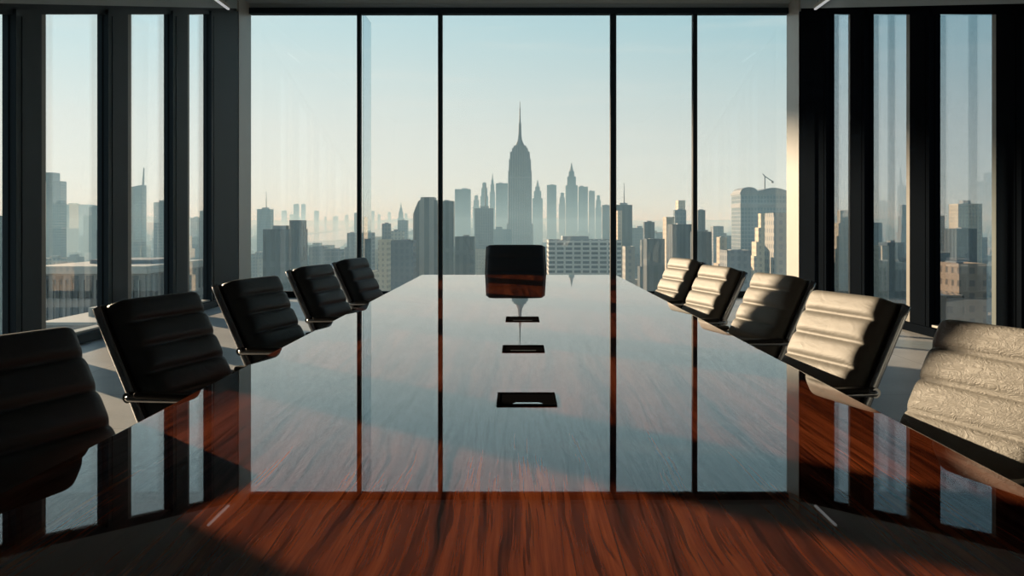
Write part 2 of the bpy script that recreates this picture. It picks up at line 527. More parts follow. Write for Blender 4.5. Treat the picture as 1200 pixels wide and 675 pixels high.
for px, d0, d1, wpx in ((612.2, 5.05, 5.29, 39), (613.2, 3.84, 4.04, 49), (617, 2.70, 2.90, 69)):
    dm = (d0 + d1) / 2
    x = X(px, dm); h = wpx * dm / F / 2
    bm = NB()
    for a in ((x - h, x + h, d0, d0 + 0.014), (x - h, x + h, d1 - 0.014, d1), (x - h, x - h + 0.008, d0 + 0.014, d1 - 0.014), (x + h - 0.008, x + h, d0 + 0.014, d1 - 0.014)):
        box(bm, a[0], a[1], a[2] - 5.2, a[3] - 5.2, TZ - 0.001, TZ + 0.004)
    cb = obj('cable_box', bm, M['matte_black'], tb)
    bm = NB(); box(bm, x - h + 0.008, x + h - 0.008, d0 + 0.014 - 5.2, d1 - 0.014 - 5.2, TZ - 0.001, TZ + 0.0022, 0.0006, 1); obj('flap', bm, M['matte_black'], cb)
    bm = NB()
    if d0 < 3:
        prism(bm, [(x - 0.040, d0 - 5.2 + 0.016), (x + 0.046, d0 - 5.2 + 0.016), (x + 0.034, d0 - 5.2 + 0.036), (x - 0.030, d0 - 5.2 + 0.036)], 2, TZ + 0.002, TZ + 0.0038)
    else:
        box(bm, x - 0.05, x + 0.05, d0 + 0.02 - 5.2, d0 + 0.04 - 5.2, TZ + 0.002, TZ + 0.0032)
    obj('finger_pull', bm, M['chrome'] if d0 < 3 else M['rubber'], cb)

# ------------------------------------------------------------------ swivel chairs
REC = math.radians(26)
BU = Vector((0, -math.sin(REC), math.cos(REC)))      # up the backrest
BN = Vector((0, math.cos(REC), math.sin(REC)))       # out of its front
BP = Vector((0, -0.165, 0.41))                        # its foot
BH = 0.60


def pad(bm, w, h, rolls, t0, bulge, rc, org, up, nrm, nu=30, per=12, e_pow=22, taper=0.0):
    """channelled cushion: 'rolls' rounded rolls stacked along up, standing out along nrm"""
    ax = Vector((1, 0, 0))
    nv = rolls * per
    us = [math.sin(PI / 2 * (-1 + 2 * i / nu)) for i in range(nu + 1)]
    rows = []
    for j in range(nv + 1):
        v = j / nv
        s = v * rolls
        ph = s - math.floor(s)
        if j == nv: ph = 1.0
        b = bulge * (1 - abs(2 * ph - 1) ** 4.5)
        vv = abs(2 * v - 1)
        ev = max(0.0, 1 - vv ** 60) ** 0.5
        y = v * h
        hw = w / 2 * (1 - taper * v)
        dt = h - y
        if dt < rc: hw -= rc - math.sqrt(max(0, rc * rc - (rc - dt) ** 2))
        row = []
        for u in us:
            eu = max(0.0, 1 - abs(u) ** e_pow) ** 0.5
            t = (t0 + b * (0.12 + 0.88 * (1 - abs(u) ** 7))) * eu * ev
            row.append(bm.verts.new(org + ax * (u * hw) + up * y + nrm * max(t, 0.0)))
        rows.append(row)
    for a, b2 in zip(rows[:-1], rows[1:]):
        for i in range(nu):
            bm.faces.new((a[i], a[i + 1], b2[i + 1], b2[i]))
    # flat back
    ring = rows[0][:] + [r[-1] for r in rows[1:]] + rows[-1][-2::-1] + [r[0] for r in rows[-2:0:-1]]
    bm.faces.new(ring[::-1])


def make_chair(label, leather_mat, rolls=6, arms=True, taper=0.0, rc=0.035):
    r = empty('swivel_chair')
    tag(r, label, 'chair', 'chairs around the boardroom table')
    bm = NB(); pad(bm, 0.53, BH, rolls, 0.062, 0.022, rc, BP + BN * 0.004, BU, BN, taper=taper)
    obj('back_cushion', bm, leather_mat, r, smooth=True)
    bm = NB()
    m4 = Matrix.Translation(BP) @ Matrix(((1, 0, 0, 0), (0, BN.y, BU.y, 0), (0, BN.z, BU.z, 0), (0, 0, 0, 1)))
    tw = 0.275 * (1 - taper)
    prism(bm, [(-0.275, -0.06), (0.275, -0.06), (tw, BH + 0.004), (-tw, BH + 0.004)], 1, -0.030, 0.004)
    bmesh.ops.transform(bm, matrix=m4, verts=bm.verts[:])
    bmesh.ops.bevel(bm, geom=bm.edges[:], offset=0.012 if taper == 0 else 0.004, segments=3, affect='EDGES', profile=0.5)
    obj('back_shell', bm, M['shell'], r, smooth=False)
    bm = NB(); pad(bm, 0.52, 0.47, 4, 0.045, 0.018, 0.05, Vector((0, -0.15, 0.405)), Vector((0, 1, 0.03)).normalized(), Vector((0, -0.03, 1)).normalized())
    obj('seat_cushion', bm, M['black_leather'], r, smooth=True)
    bm = NB(); box(bm, -0.265, 0.265, -0.19, 0.33, 0.375, 0.408, 0.012, 3); obj('seat_shell', bm, M['shell'], r)
    for s in (-1, 1):
        bm = NB()
        path = [BP + BU * BH + BN * -0.012, BP + BU * 0.3 + BN * -0.014, BP + BU * 0.06 + BN * -0.012, Vector((0, -0.10, 0.395)), Vector((0, 0.10, 0.392)), Vector((0, 0.34, 0.400))]
        tube(bm, [p + Vector((s * (0.282 if taper == 0 else 0.262) * (1 - taper * min(1, max(0, (p.z - 0.41) / (BH * BU.z)))), 0, 0)) for p in smooth_path(path, 6)], 0.007, 0.019, 10)
        obj('side_rail', bm, M['chrome'], r, smooth=True)
    if arms:
        for s in (-1, 1):
            bm = NB()
            pa = BP + BU * 0.245 + BN * -0.01
            pz = pa.z
            path = [Vector((s * 0.283, pa.y, pz)), Vector((s * 0.325, pa.y + 0.01, pz)), Vector((s * 0.330, pa.y + 0.06, pz)), Vector((s * 0.330, 0.06, pz + 0.004)),
                    Vector((s * 0.330, 0.13, pz - 0.02)), Vector((s * 0.328, 0.145, pz - 0.08)), Vector((s * 0.31, 0.12, 0.44)), Vector((s * 0.288, 0.10, 0.395))]
            tube(bm, smooth_path(path, 6), 0.011, 0.011, 10, side=Vector((0, 0.3, 1)))
            a = obj('armrest', bm, M['chrome'], r, smooth=True)
            bm = NB(); box(bm, s * 0.305, s * 0.355, pa.y + 0.05, 0.10, pz + 0.006, pz + 0.028, 0.009, 3); obj('arm_pad', bm, M['rubber'], a)
            bm = NB(); cyl(bm, (s * 0.272, pa.y, pz), (s * 0.318, pa.y, pz), 0.019, seg=16); obj('clamp_knob', bm, M['chrome'], a)
    bm = NB(); box(bm, -0.09, 0.09, -0.12, 0.12, 0.335, 0.376, 0.012); cyl(bm, (0, 0, 0.07), (0, 0, 0.22), 0.030); cyl(bm, (0, 0, 0.22), (0, 0, 0.34), 0.020)
    obj('gas_column', bm, M['chrome'], r)
    bm = NB()
    for k in range(5):
        a = 2 * PI * k / 5 + PI / 2
        d = Vector((math.cos(a), math.sin(a), 0))
        tube(bm, [d * 0.015 + Vector((0, 0, 0.100)), d * 0.16 + Vector((0, 0, 0.090)), d * 0.31 + Vector((0, 0, 0.070))], 0.020, 0.012, 10, side=Vector((-d.y, d.x, 0)))
    cyl(bm, (0, 0, 0.07), (0, 0, 0.125), 0.042)
    obj('star_base', bm, M['chrome'], r)
    for k in range(5):
        a = 2 * PI * k / 5 + PI / 2
        d = Vector((math.cos(a), math.sin(a), 0)); t = Vector((-d.y, d.x, 0))
        bm = NB()
        q = d * 0.30 + Vector((0, 0, 0.029))
        for s in (-1, 1): cyl(bm, q + t * (s * 0.006), q + t * (s * 0.024), 0.029, seg=16)
        cyl(bm, q + Vector((0, 0, 0.0)), q + Vector((0, 0, 0.045)), 0.007, seg=8)
        obj('caster', bm, M['rubber'], r)
    return r


def seat(ch, far_px, theta_deg, side, x_nudge=0.0, drop=0.30):
    """far_px = where the far top corner of the backrest is seen; its height is eye level minus drop"""
    d = drop * F / (far_px[1] - CY)
    pf = Vector((X(far_px[0], d) + x_nudge, d))
    th = math.radians(theta_deg)
    Fv = Vector((-side * math.cos(th), -math.sin(th)))
    xl = Vector((Fv.y, -Fv.x))
    far_sign = 1 if xl.y > 0 else -1
    C = pf - xl * (far_sign * 0.255)
    O = C + Fv * 0.385
    ch.location = (O.x, O.y, 0)
    ch.rotation_euler = (0, 0, math.atan2(-Fv.x, Fv.y))


LEFT = [((80, 390), 17, 'black leather swivel chair nearest the camera on the left, cut by the frame edge'),
        ((227, 347), 15, 'black leather swivel chair second from the camera on the left'),
        ((322, 327), 13, 'middle black leather swivel chair of the five along the left side'),
        ((384, 312.5), 12, 'black leather swivel chair second from the far end on the left'),
        ((426, 304.5), 12, 'small-looking black leather swivel chair farthest along the left side')]
RIGHT = [((1108, 381), 17, 'crinkled cream leather swivel chair nearest the camera on the right'),
         ((956, 345), 15, 'smooth cream leather swivel chair second from the camera on the right'),
         ((888, 325.5), 13, 'cream swivel chair on the right mostly in dark slate shadow with one sunlit side'),
         ((826, 313.5), 12, 'cream leather swivel chair second from the far end on the right'),
         ((789, 304.5), 12, 'cream leather swivel chair farthest along the right side')]
base = make_chair(LEFT[0][2], M['black_leather'])
for i, (fp, th, lab) in enumerate(LEFT):
    ch = base if i == 0 else copy_tree(base)
    ch['label'] = lab
    seat(ch, fp, th, -1)


def reskin(ch, mat, part='back_cushion'):
    for c_ in ch.children:
        if c_.name.split('.')[0] == part:
            c_.data = c_.data.copy(); c_.data.materials[0] = mat


cream = None
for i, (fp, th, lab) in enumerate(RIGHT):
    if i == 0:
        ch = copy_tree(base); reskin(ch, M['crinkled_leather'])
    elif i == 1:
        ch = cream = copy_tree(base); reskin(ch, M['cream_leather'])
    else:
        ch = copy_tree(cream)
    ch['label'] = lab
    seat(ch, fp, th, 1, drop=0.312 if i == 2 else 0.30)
hd = make_chair('dark swivel chair at the far head of the table, facing the camera', M['black_leather'], 4, arms=False, taper=0.075, rc=0.004)
hd.scale = (1.235, 1.0, 1.065)
hd.location = (X(605, 10.25), 10.05, 0)
hd.rotation_euler = (0, 0, PI + 0.02)

# ------------------------------------------------------------------ the city outside
RISE = 0.0174        # the land climbs gently towards the far hills
GZ = -200.0


def ground_z(y): return GZ + RISE * y


FM = {
    'stone':  facade('pale_stone_facade', (0.36, 0.35, 0.32), (0.21, 0.22, 0.225), 4.0, 0.42, 3.9, 0.55),
    'grey':   facade('grey_concrete_facade', (0.22, 0.235, 0.25), (0.15, 0.165, 0.18), 3.1, 0.5, 3.7, 0.6),
    'dark':   facade('dark_glass_facade', (0.085, 0.10, 0.115), (0.055, 0.068, 0.08), 5.5, 0.5, 60.0, 0.94, (0.12, 0.12, 0.13)),
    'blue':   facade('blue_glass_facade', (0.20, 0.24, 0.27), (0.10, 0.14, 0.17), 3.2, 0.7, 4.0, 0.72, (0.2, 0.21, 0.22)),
    'piers':  facade('vertical_pier_facade', (0.30, 0.30, 0.29), (0.085, 0.10, 0.11), 7.0, 0.5, 400.0, 0.99),
    'cream':  facade('cream_brick_facade', (0.56, 0.48, 0.37), (0.38, 0.33, 0.27), 3.0, 0.4, 3.4, 0.5, (0.5, 0.46, 0.4)),
    'brown':  facade('brown_brick_facade', (0.30, 0.22, 0.165), (0.15, 0.12, 0.10), 4.2, 0.4, 3.9, 0.48, (0.52, 0.48, 0.42)),
    'bands':  facade('white_banded_facade', (0.52, 0.52, 0.50), (0.055, 0.065, 0.075), 7.0, 0.76, 3.75, 0.55, (0.5, 0.5, 0.48)),
    'office': facade('office_grid_facade', (0.30, 0.29, 0.27), (0.075, 0.085, 0.09), 3.3, 0.52, 7.0, 0.72, (0.40, 0.36, 0.31)),
    'landmark': facade('grey_limestone_landmark', (0.27, 0.27, 0.275), (0.18, 0.19, 0.20), 3.4, 0.45, 300.0, 0.99, (0.25, 0.25, 0.25)),
    'carpet': facade('mixed_low_roofs', (0.24, 0.245, 0.25), (0.16, 0.17, 0.18), 3.3, 0.5, 3.7, 0.55, (0.30, 0.30, 0.29)),
    'plant':  plain('rooftop_plant_metal', (0.24, 0.25, 0.26), 0.7, 0, 0.3, 0.15, 0.2),
    'steel':  plain('dark_mast_steel', (0.10, 0.11, 0.12), 0.6, 0, 0.3, 0.1, 0.5),
    'pale':   plain('pale_roof_slab', (0.50, 0.48, 0.43), 0.8, 0, 0.2, 0.12, 0.05),
}
FOOT = []            # footprints already taken: x0, x1, y0, y1
HERO = []            # image spans the fillers must keep clear


def tower(x0, x1, yt, d, style, label=None, cat='building', deep=None, top='flat', group=None, name='tower_block', rz=0.0, parts=True, hero=True):
    """a building whose front stands at distance d, seen between x0 and x1, roof at yt (origin at its foot)"""
    wl, wr = X(x0, d), X(x1, d)
    w = wr - wl
    deep = deep or max(18.0, min(60.0, w * 0.9))
    cx, cy = (wl + wr) / 2, d + deep / 2
    gz = ground_z(cy) - 6
    H = Z(yt, d) - gz
    FOOT.append((wl - 4, wr + 4, d - 4, d + deep + 4))
    if hero: HERO.append((x0, x1, yt, d))
    m = FM[style]
    h = w / 2
    rnd = random.Random(int(x0 * 7 + yt * 13 + d))
    root = None

    def part(nm, bm, mat):
        return obj(nm, bm, mat, root)
    bm = NB()
    roof = NB(); mast = NB(); has_roof = has_mast = False
    ph = min(9.0, 0.05 * d + 1)                                 # rooftop height unit
    if top == 'flat':
        box(bm, -h, h, -deep / 2, deep / 2, 0, H)
        # parapet lip and rooftop boxes
        e = max(0.5, w * 0.02)
        for a in ((-h, h, -deep / 2, -deep / 2 + e), (-h, h, deep / 2 - e, deep / 2), (-h, -h + e, -deep / 2, deep / 2), (h - e, h, -deep / 2, deep / 2)):
            box(bm, a[0], a[1], a[2], a[3], H, H + 1.1)
        a = rnd.uniform(-0.35, 0.0) * w
        box(roof, a, a + w * rnd.uniform(0.25, 0.4), -deep * 0.2, deep * 0.25, H, H + rnd.uniform(0.6, 1.3) * min(5, w * 0.16)); has_roof = True
    elif top == 'step':
        H1, H2 = H * 0.80, H * 0.92
        box(bm, -h, h, -deep / 2, deep / 2, 0, H1)
        box(bm, -h * 0.78, h * 0.78, -deep * 0.39, deep * 0.39, H1, H2)
        box(bm, -h * 0.5, h * 0.5, -deep * 0.25, deep * 0.25, H2, H)
        box(roof, -h * 0.2, h * 0.25, -deep * 0.1, deep * 0.1, H, H + w * 0.06); has_roof = True
    elif top == 'crown':                                        # narrowing crown with a point
        H1, H2, H3 = H * 0.74, H * 0.84, H * 0.90
        box(bm, -h, h, -deep / 2, deep / 2, 0, H1)
        box(bm, -h * 0.72, h * 0.72, -deep * 0.36, deep * 0.36, H1, H2)
        box(bm, -h * 0.45, h * 0.45, -deep * 0.22, deep * 0.22, H2, H3)
        cyl(roof, (0, 0, H3), (0, 0, H), h * 0.34, h * 0.03, 8); has_roof = True
    elif top == 'shoulder':                                     # chamfered shoulders under a flat cap
        H1 = H - w * 0.62
        poly = [(-h, 0), (h, 0), (h, H1), (h * 0.72, H - w * 0.1), (h * 0.55, H - w * 0.1), (h * 0.55, H), (-h * 0.45, H), (-h * 0.45, H - w * 0.1), (-h * 0.62, H - w * 0.14), (-h, H1)]
        prism(bm, poly, 1, -deep / 2, deep / 2)
    elif top == 'mast':
        box(bm, -h, h, -deep / 2, deep / 2, 0, H)
        box(roof, -h * 0.4, h * 0.5, -deep * 0.2, deep * 0.2, H, H + w * 0.12); has_roof = True
        cyl(mast, (h * 0.15, 0, H + w * 0.1), (h * 0.15, 0, H + w * 1.3), w * 0.035, w * 0.012, 8); has_mast = True
    elif top == 'slope':                                        # a raking glass crest with a needle
        poly = [(-h, 0), (h, 0), (h, H * 1.012), (-h, H)]
        prism(bm, poly, 1, -deep / 2, deep / 2)
        prism(mast, [(h * 0.62, H), (h * 0.98, H), (h * 1.0, H + w * 1.9), (h * 0.93, H + w * 1.9)], 1, -1.5, 1.5); has_mast = True
    elif top == 'ziggurat':
        n = 6
        for k in range(n):
            f = 1 - k / n * 0.78
            za = 0 if k == 0 else H * (0.80 + 0.20 * (k - 1) / (n - 1) * 1.0)
            zb = H * (0.80 + 0.20 * k / (n - 1))
            off = h * (1 - f) * 0.7
            box(bm, off - h * f, min(h, off + h * f), -deep / 2 * f, deep / 2 * f, za, zb)
    elif top == 'twin':                                         # wide slab with a taller block on its right
        Hs = H - 10.0 * d / 600.0 * 0.55
        box(bm, -h, h, -deep / 2, deep / 2, 0, Hs)
        box(bm, h * 0.35, h, -deep * 0.35, deep * 0.35, Hs, H)
        box(roof, -h * 0.62, h * 0.1, -deep * 0.2, deep * 0.2, Hs, Hs + 2.2); has_roof = True
    elif top == 'vault':                                        # curved roof over banded upper floors
        Hs = H - w * 0.13
        box(bm, -h, h, -deep / 2, deep / 2, 0, Hs)
        box(roof, -h * 1.02, h * 1.02, -deep * 0.51, deep * 0.51, Hs - w * 0.30, Hs - w * 0.22)
        box(roof, -h * 1.03, h * 1.03, -deep * 0.515, deep * 0.515, Hs - w * 0.03, Hs + w * 0.02)
        pts = [(-h * 0.98, Hs + w * 0.02)]
        for k in range(9):
            a = PI - PI * k / 8
            pts.append((-h * 0.62 + math.cos(a) * h * 0.36, Hs + w * 0.03 + math.sin(a) * w * 0.10))
        for k in range(1, 9):
            t = k / 8
            pts.append((-h * 0.26 + t * h * 1.2, Hs + w * (0.03 + 0.085 * math.sin(PI * min(1, t * 0.9)))))
        pts.append((h * 0.96, Hs + w * 0.02))
        prism(roof, pts, 1, -deep * 0.45, deep * 0.45); has_roof = True
    if has_roof and parts or has_mast and parts:
        root = empty(name, (cx, cy, gz), rz)
        part('body', bm, m)
        if has_roof: part('roof_plant' if top != 'vault' else 'vaulted_roof', roof, FM['plant'])
        else: roof.free()
        if has_mast: part('mast', mast, FM['steel'])
        else: mast.free()
    else:
        if has_roof:
            tmp = bpy.data.meshes.new('t'); roof.to_mesh(tmp); bm.from_mesh(tmp); bpy.data.meshes.remove(tmp)
        roof.free(); mast.free()
        root = obj(name, bm, m, None, (cx, cy, gz), rz)
    tag(root, label, cat, group)
    return root


def landmark():
    """the tall stepped tower with a spire, on the view's axis"""
    d = 2000.0
    k = d / F
    r = empty('spired_skyscraper', (X(609.3, d), d + 25, ground_z(d) - 6))
    tag(r, 'tallest grey stepped skyscraper with a long needle spire in the middle of the skyline', 'skyscraper')
    HERO.append((590, 629, 120, d)); FOOT.append((X(580, d), X(640, d), d - 25, d + 75))
    g = r.location.z

    def zz(py): return Z(py, d) - g
    bm = NB()
    tiers = [(31.0, 700, 262, 1.0), (27.8, 262, 200, 0.95), (26.0, 200, 186.5, 0.92), (23.4, 186.5, 177.5, 0.85), (19.0, 177.5, 173.0, 0.75), (15.0, 173.0, 170.0, 0.7)]
    for wpx, y0, y1, dp in tiers:
        h = wpx * k / 2
        z0 = 0 if y0 == 700 else zz(y0)
        box(bm, -h, h, -24 * dp, 24 * dp, z0, zz(y1))
        if y0 == 262:                                            # the recessed centre bay between two wings
            box(bm, -h * 0.45, h * 0.45, -26 * dp, -24 * dp, z0, zz(y1 - 8))
    obj('shaft', bm, FM['landmark'], r)
    bm = NB()
    for a, b, ra, rb in ((170, 167.5, 5.4, 4.6), (167.5, 163, 4.6, 2.6), (163, 157, 2.6, 1.9), (157, 144, 1.9, 1.5), (144, 141, 1.5, 0.9)):
        cyl(bm, (0, 0, zz(a)), (0, 0, zz(b)), ra * k, rb * k, 16)
    for q in range(4):                                           # wing buttresses of the mast
        a = q * PI / 2 + PI / 4
        u = Vector((math.cos(a), math.sin(a), 0)); t = Vector((-u.y, u.x, 0))
        vs = []
        for py, rr in ((170, 6.2), (164, 3.4), (156, 2.2)):
            for s in (-0.35, 0.35): vs.append(bm.verts.new(u * rr * k + t * s * k + Vector((0, 0, zz(py)))))
        for i in (0, 2): bm.faces.new((vs[i], vs[i + 1], vs[i + 3], vs[i + 2]))
    obj('mast_base', bm, FM['plant'], r)
    bm = NB()
    cyl(bm, (0, 0, zz(142)), (0, 0, zz(130)), 0.85 * k, 0.6 * k, 8)
    cyl(bm, (0, 0, zz(130)), (0, 0, zz(117)), 0.6 * k, 0.22 * k, 8)
    for py in (139, 135.5, 131, 127): cyl(bm, (0, 0, zz(py)), (0, 0, zz(py - 0.6)), 1.15 * k, 1.15 * k, 8)
    obj('spire', bm, FM['steel'], r)


landmark()
HEROES = [
    # seen through the side windows on the left
    (54, 71, 203, 1500, 'blue', 'step2', 'tall hazy slab tower at the left edge of the second left side window'),
    (73, 104, 240, 3900, 'grey', 'flat', 'broad pale hazy block in the middle of the second left side window'),
    (104, 122, 243, 1700, 'blue', 'flat', 'blue-grey block beside the dark column in the second left side window'),
    (113, 124, 271, 900, 'dark', 'flat', 'small dark block low against the second dark column on the left'),
    (154, 166, 219, 1400, 'blue', 'slope', 'slim tower with a raking needle on its roof in the third left side window'),
    (180, 197, 238, 1300, 'blue', 'flat', 'blue-grey slab tower in the right half of the third left side window'),
    (223, 234, 256, 1500, 'grey', 'flat', 'low grey block at the left of the narrow left side window beside the corner'),
    (234, 251, 247, 1900, 'grey', 'mast', 'hazy block with a roof mast in the narrow left side window beside the corner'),
    (-4, 14, 254, 900, 'dark', 'flat', 'dark block at the very left edge of the picture'),
    # left back pane
    (301, 317, 245, 1500, 'blue', 'mast', 'pale tower with a thin mast at the left edge of the first back pane'),
    (308, 352, 258, 600, 'dark', 'twin', 'big dark slab with a taller block on its right in the first back pane'),
    (344, 349.5, 239.5, 9300, 'grey', 'flat', 'left one of a distant pair of slim towers on the horizon'),
    (353, 357.5, 239.5, 9300, 'grey', 'flat', 'right one of a distant pair of slim towers on the horizon'),
    (362, 380, 291, 900, 'grey', 'flat', 'grey block low behind the third and fourth chair on the left'),
    (380, 399, 294, 800, 'blue', 'flat', 'pale block low behind the fourth black chair on the left'),
    (401, 420, 273, 1000, 'grey', 'step', 'stepped grey block just left of the first back mullion'),
    (415, 421, 250, 2100, 'blue', 'flat', 'slim pale tower touching the first back mullion'),
    # second back pane
    (422, 436, 274, 900, 'grey', 'flat', 'grey block behind the pale glass fin in the second back pane'),
    (442, 461, 262, 950, 'grey', 'step', 'stepped grey building at the left of the second back pane'),
    (443, 455, 283, 620, 'cream', 'flat', 'small block with one warm sunlit face in the second back pane'),
    (466, 473, 237, 3750, 'blue', 'crown', 'thin pointed hazy tower in the second back pane'),
    (466, 477, 259, 1500, 'grey', 'flat', 'grey block at the foot of the thin pointed tower'),
    (456, 472, 272, 1100, 'stone', 'flat', 'pale block left of the tower with vertical piers'),
    (458, 484, 284, 560, 'grey', 'flat', 'mid-grey slab in front of the second back pane, left of the pier tower'),
    (484, 516, 231, 700, 'piers', 'shoulder', 'large tower with pale vertical piers and sloping shoulders'),
    # centre pane, left of the spire
    (517, 531, 237, 800, 'dark', 'flat', 'dark slim tower just right of the second back mullion'),
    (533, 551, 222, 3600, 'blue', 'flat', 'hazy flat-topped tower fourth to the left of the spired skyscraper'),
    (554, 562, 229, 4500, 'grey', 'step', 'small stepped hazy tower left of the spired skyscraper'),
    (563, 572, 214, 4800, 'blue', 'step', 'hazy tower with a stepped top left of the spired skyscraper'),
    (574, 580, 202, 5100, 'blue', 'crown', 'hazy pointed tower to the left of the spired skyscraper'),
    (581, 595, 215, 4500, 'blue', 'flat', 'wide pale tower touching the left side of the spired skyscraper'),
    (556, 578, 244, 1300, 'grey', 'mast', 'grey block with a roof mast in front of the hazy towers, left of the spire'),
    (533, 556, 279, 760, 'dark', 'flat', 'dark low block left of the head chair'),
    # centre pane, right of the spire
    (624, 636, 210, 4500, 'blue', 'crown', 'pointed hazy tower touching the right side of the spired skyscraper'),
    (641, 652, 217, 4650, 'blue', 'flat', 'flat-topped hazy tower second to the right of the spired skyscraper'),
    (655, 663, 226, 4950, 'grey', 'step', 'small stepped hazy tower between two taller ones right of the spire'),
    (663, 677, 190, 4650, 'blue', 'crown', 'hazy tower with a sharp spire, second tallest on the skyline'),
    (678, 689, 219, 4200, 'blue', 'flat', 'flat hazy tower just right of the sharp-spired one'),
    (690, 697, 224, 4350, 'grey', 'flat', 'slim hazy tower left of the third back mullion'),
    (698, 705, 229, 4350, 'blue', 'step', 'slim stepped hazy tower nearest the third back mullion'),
    (706, 716, 241, 1900, 'grey', 'flat', 'grey block behind the third back mullion'),
    (643, 728, 283, 800, 'bands', 'flat', 'white office slab with rows of dark window bands right of the head chair'),
    # fourth back pane
    (721, 741, 240, 1000, 'dark', 'mast', 'dark tower with a roof mast just right of the third back mullion'),
    (724, 729, 248, 900, 'cream', 'flat', 'narrow pale sunlit slab in front of the dark tower'),
    (733, 744, 291, 600, 'stone', 'flat', 'small pale-roofed block low in the fourth back pane'),
    (750, 774, 260, 850, 'dark', 'step', 'dark stepped block in the middle of the fourth back pane'),
    (758, 779, 282, 620, 'dark', 'flat', 'low dark cube in front of the stepped block in the fourth back pane'),
    (740, 756, 268, 1300, 'grey', 'flat', 'grey block left of the dark stepped block'),
    (781, 790, 256, 720, 'cream', 'flat', 'slim warm-lit tower left of the tall stepped one in the fourth back pane'),
    (785, 812, 246, 900, 'blue', 'step', 'tall stepped tower just left of the fourth back mullion'),
    (788, 811, 265, 560, 'dark', 'flat', 'dark slab in front of the tall stepped tower, behind the far cream chair'),
    (795, 803, 236, 1000, 'cream', 'flat', 'bright sunlit top block rising behind the tall stepped tower'),
    # fifth back pane
    (815, 832, 246, 800, 'dark', 'step', 'dark stepped tower just right of the fourth back mullion'),
    (816, 834, 274, 520, 'dark', 'flat', 'dark slab low beside the fourth back mullion'),
    (841, 858, 278, 560, 'cream', 'step', 'small cream stepped building with sunlit sides in the fifth back pane'),
    (868, 924, 219, 1000, 'blue', 'vault', 'wide blue-grey tower with a curved roof near the right corner'),
    (878, 908, 250, 560, 'cream', 'ziggurat', 'cream stepped building with sunlit terraces in front of the curved-roof tower'),
    (907, 924, 252, 480, 'stone', 'flat', 'beige slab beside the lit corner frame on the right'),
    (852, 880, 296, 480, 'grey', 'flat', 'grey block low between the two cream buildings'),
    (836, 848, 266, 1200, 'grey', 'flat', 'grey block behind the small cream stepped building'),
    # seen through the side windows on the right
    (974, 1000, 246, 620, 'cream', 'ziggurat', 'cream terraced building in the first right side window beside the corner'),
    (1022, 1034, 262, 1100, 'blue', 'flat', 'blue-grey block at the left of the second right side window'),
    (1034, 1042, 290, 600, 'cream', 'flat', 'small sunlit block low in the second right side window'),
    (1040, 1060, 286, 700, 'dark', 'flat', 'dark wide block low in the second right side window'),
    (1056, 1066, 240, 1500, 'grey', 'step', 'slim tower at the right edge of the second right side window'),
    (1094, 1098, 262, 900, 'cream', 'flat', 'thin sunlit slab at the left of the third right side window'),
    (1099, 1107, 254, 950, 'grey', 'flat', 'thin grey tower with a pale side in the third right side window'),
    (1123, 1151, 240, 900, 'cream', 'flat', 'tall block with a bright left face in the third right side window'),
    (1121, 1145, 270, 620, 'dark', 'flat', 'dark block in front of the bright-faced tall block'),
    (1093, 1113, 299, 450, 'grey', 'flat', 'block with a pale roof low in the third right side window'),
    (1124, 1156, 313, 300, 'brown', 'flat', 'brown brick block with a pale roof in the third right side window'),
    (1098, 1130, 351, 260, 'brown', 'flat', 'low brown brick block at the bottom of the third right side window'),
    (1196, 1212, 262, 800, 'blue', 'flat', 'block at the very right edge of the picture'),
]
for x0, x1, yt, d, st, tp, lab in HEROES:
    if tp == 'step2':
        t_ = tower(x0, x1, yt + 10, d, st, lab, top='flat')
        b = [c for c in t_.children if c.name.startswith('body')][0]
        bm = NB(); bm.from_mesh(b.data); w = X(x1, d) - X(x0, d); zt = max(v.co.z for v in bm.verts)
        box(bm, -w / 2, 0, -12, 12, zt - 1, zt + 10 * d / F)
        bm.to_mesh(b.data); bm.free()
        continue
    tower(x0, x1, yt, d, st, lab, top=tp)

# the close office building on the left, with a heavy cornice, and the low pale roof in front of it
d = 215.0
wl, wr = X(40, d), X(170, d)
gz = ground_z(d)
r = empty('office_building', ((wl + wr) / 2, d + 20, gz))
tag(r, 'close grey office building with tall window bays under a flat cornice on the left', 'building')
HERO.append((40, 172, 312, d)); FOOT.append((wl - 4, wr + 4, d - 5, d + 45))
h = (wr - wl) / 2; H = Z(312, d) - gz
bm = NB(); box(bm, -h, h, -20, 20, 0, H - 1.6)
for k in range(19):
    x = -h + 2 * h * k / 18
    box(bm, x - 0.28, x + 0.28, -20.45, -20, 0, H - 3.0)
obj('body', bm, FM['office'], r)
bm = NB(); box(bm, -h - 0.7, h + 0.7, -20.9, 20.9, H - 1.6, H - 0.7); box(bm, -h - 0.3, h + 0.3, -20.4, 20.4, H - 0.7, H)
obj('cornice', bm, FM['pale'], r)
bm = NB(); box(bm, -h * 0.5, h * 0.7, -6, 10, H, H + 0.9); box(bm, h * 0.1, h * 0.3, -8, -6, H, H + 0.8)
obj('roof_plant', bm, FM['plant'], r)
d = 118.0
wl, wr = X(48, d), X(112, d); gz = ground_z(d)
r = empty('low_building', ((wl + wr) / 2, d + 9, gz))
tag(r, 'pale flat roof close below the second left side window', 'building')
h = (wr - wl) / 2; H = Z(381, d) - gz
FOOT.append((wl - 2, wr + 2, d - 3, d + 21)); HERO.append((48, 112, 380, d))
bm = NB(); box(bm, -h, h, -9, 9, 0, H); obj('body', bm, FM['stone'], r)
bm = NB(); box(bm, -h - 0.2, h + 0.2, -9.2, 9.2, H, H + 0.35); box(bm, -h * 0.2, h * 0.5, -2, 4, H + 0.35, H + 1.5); obj('roof_slab', bm, FM['pale'], r)

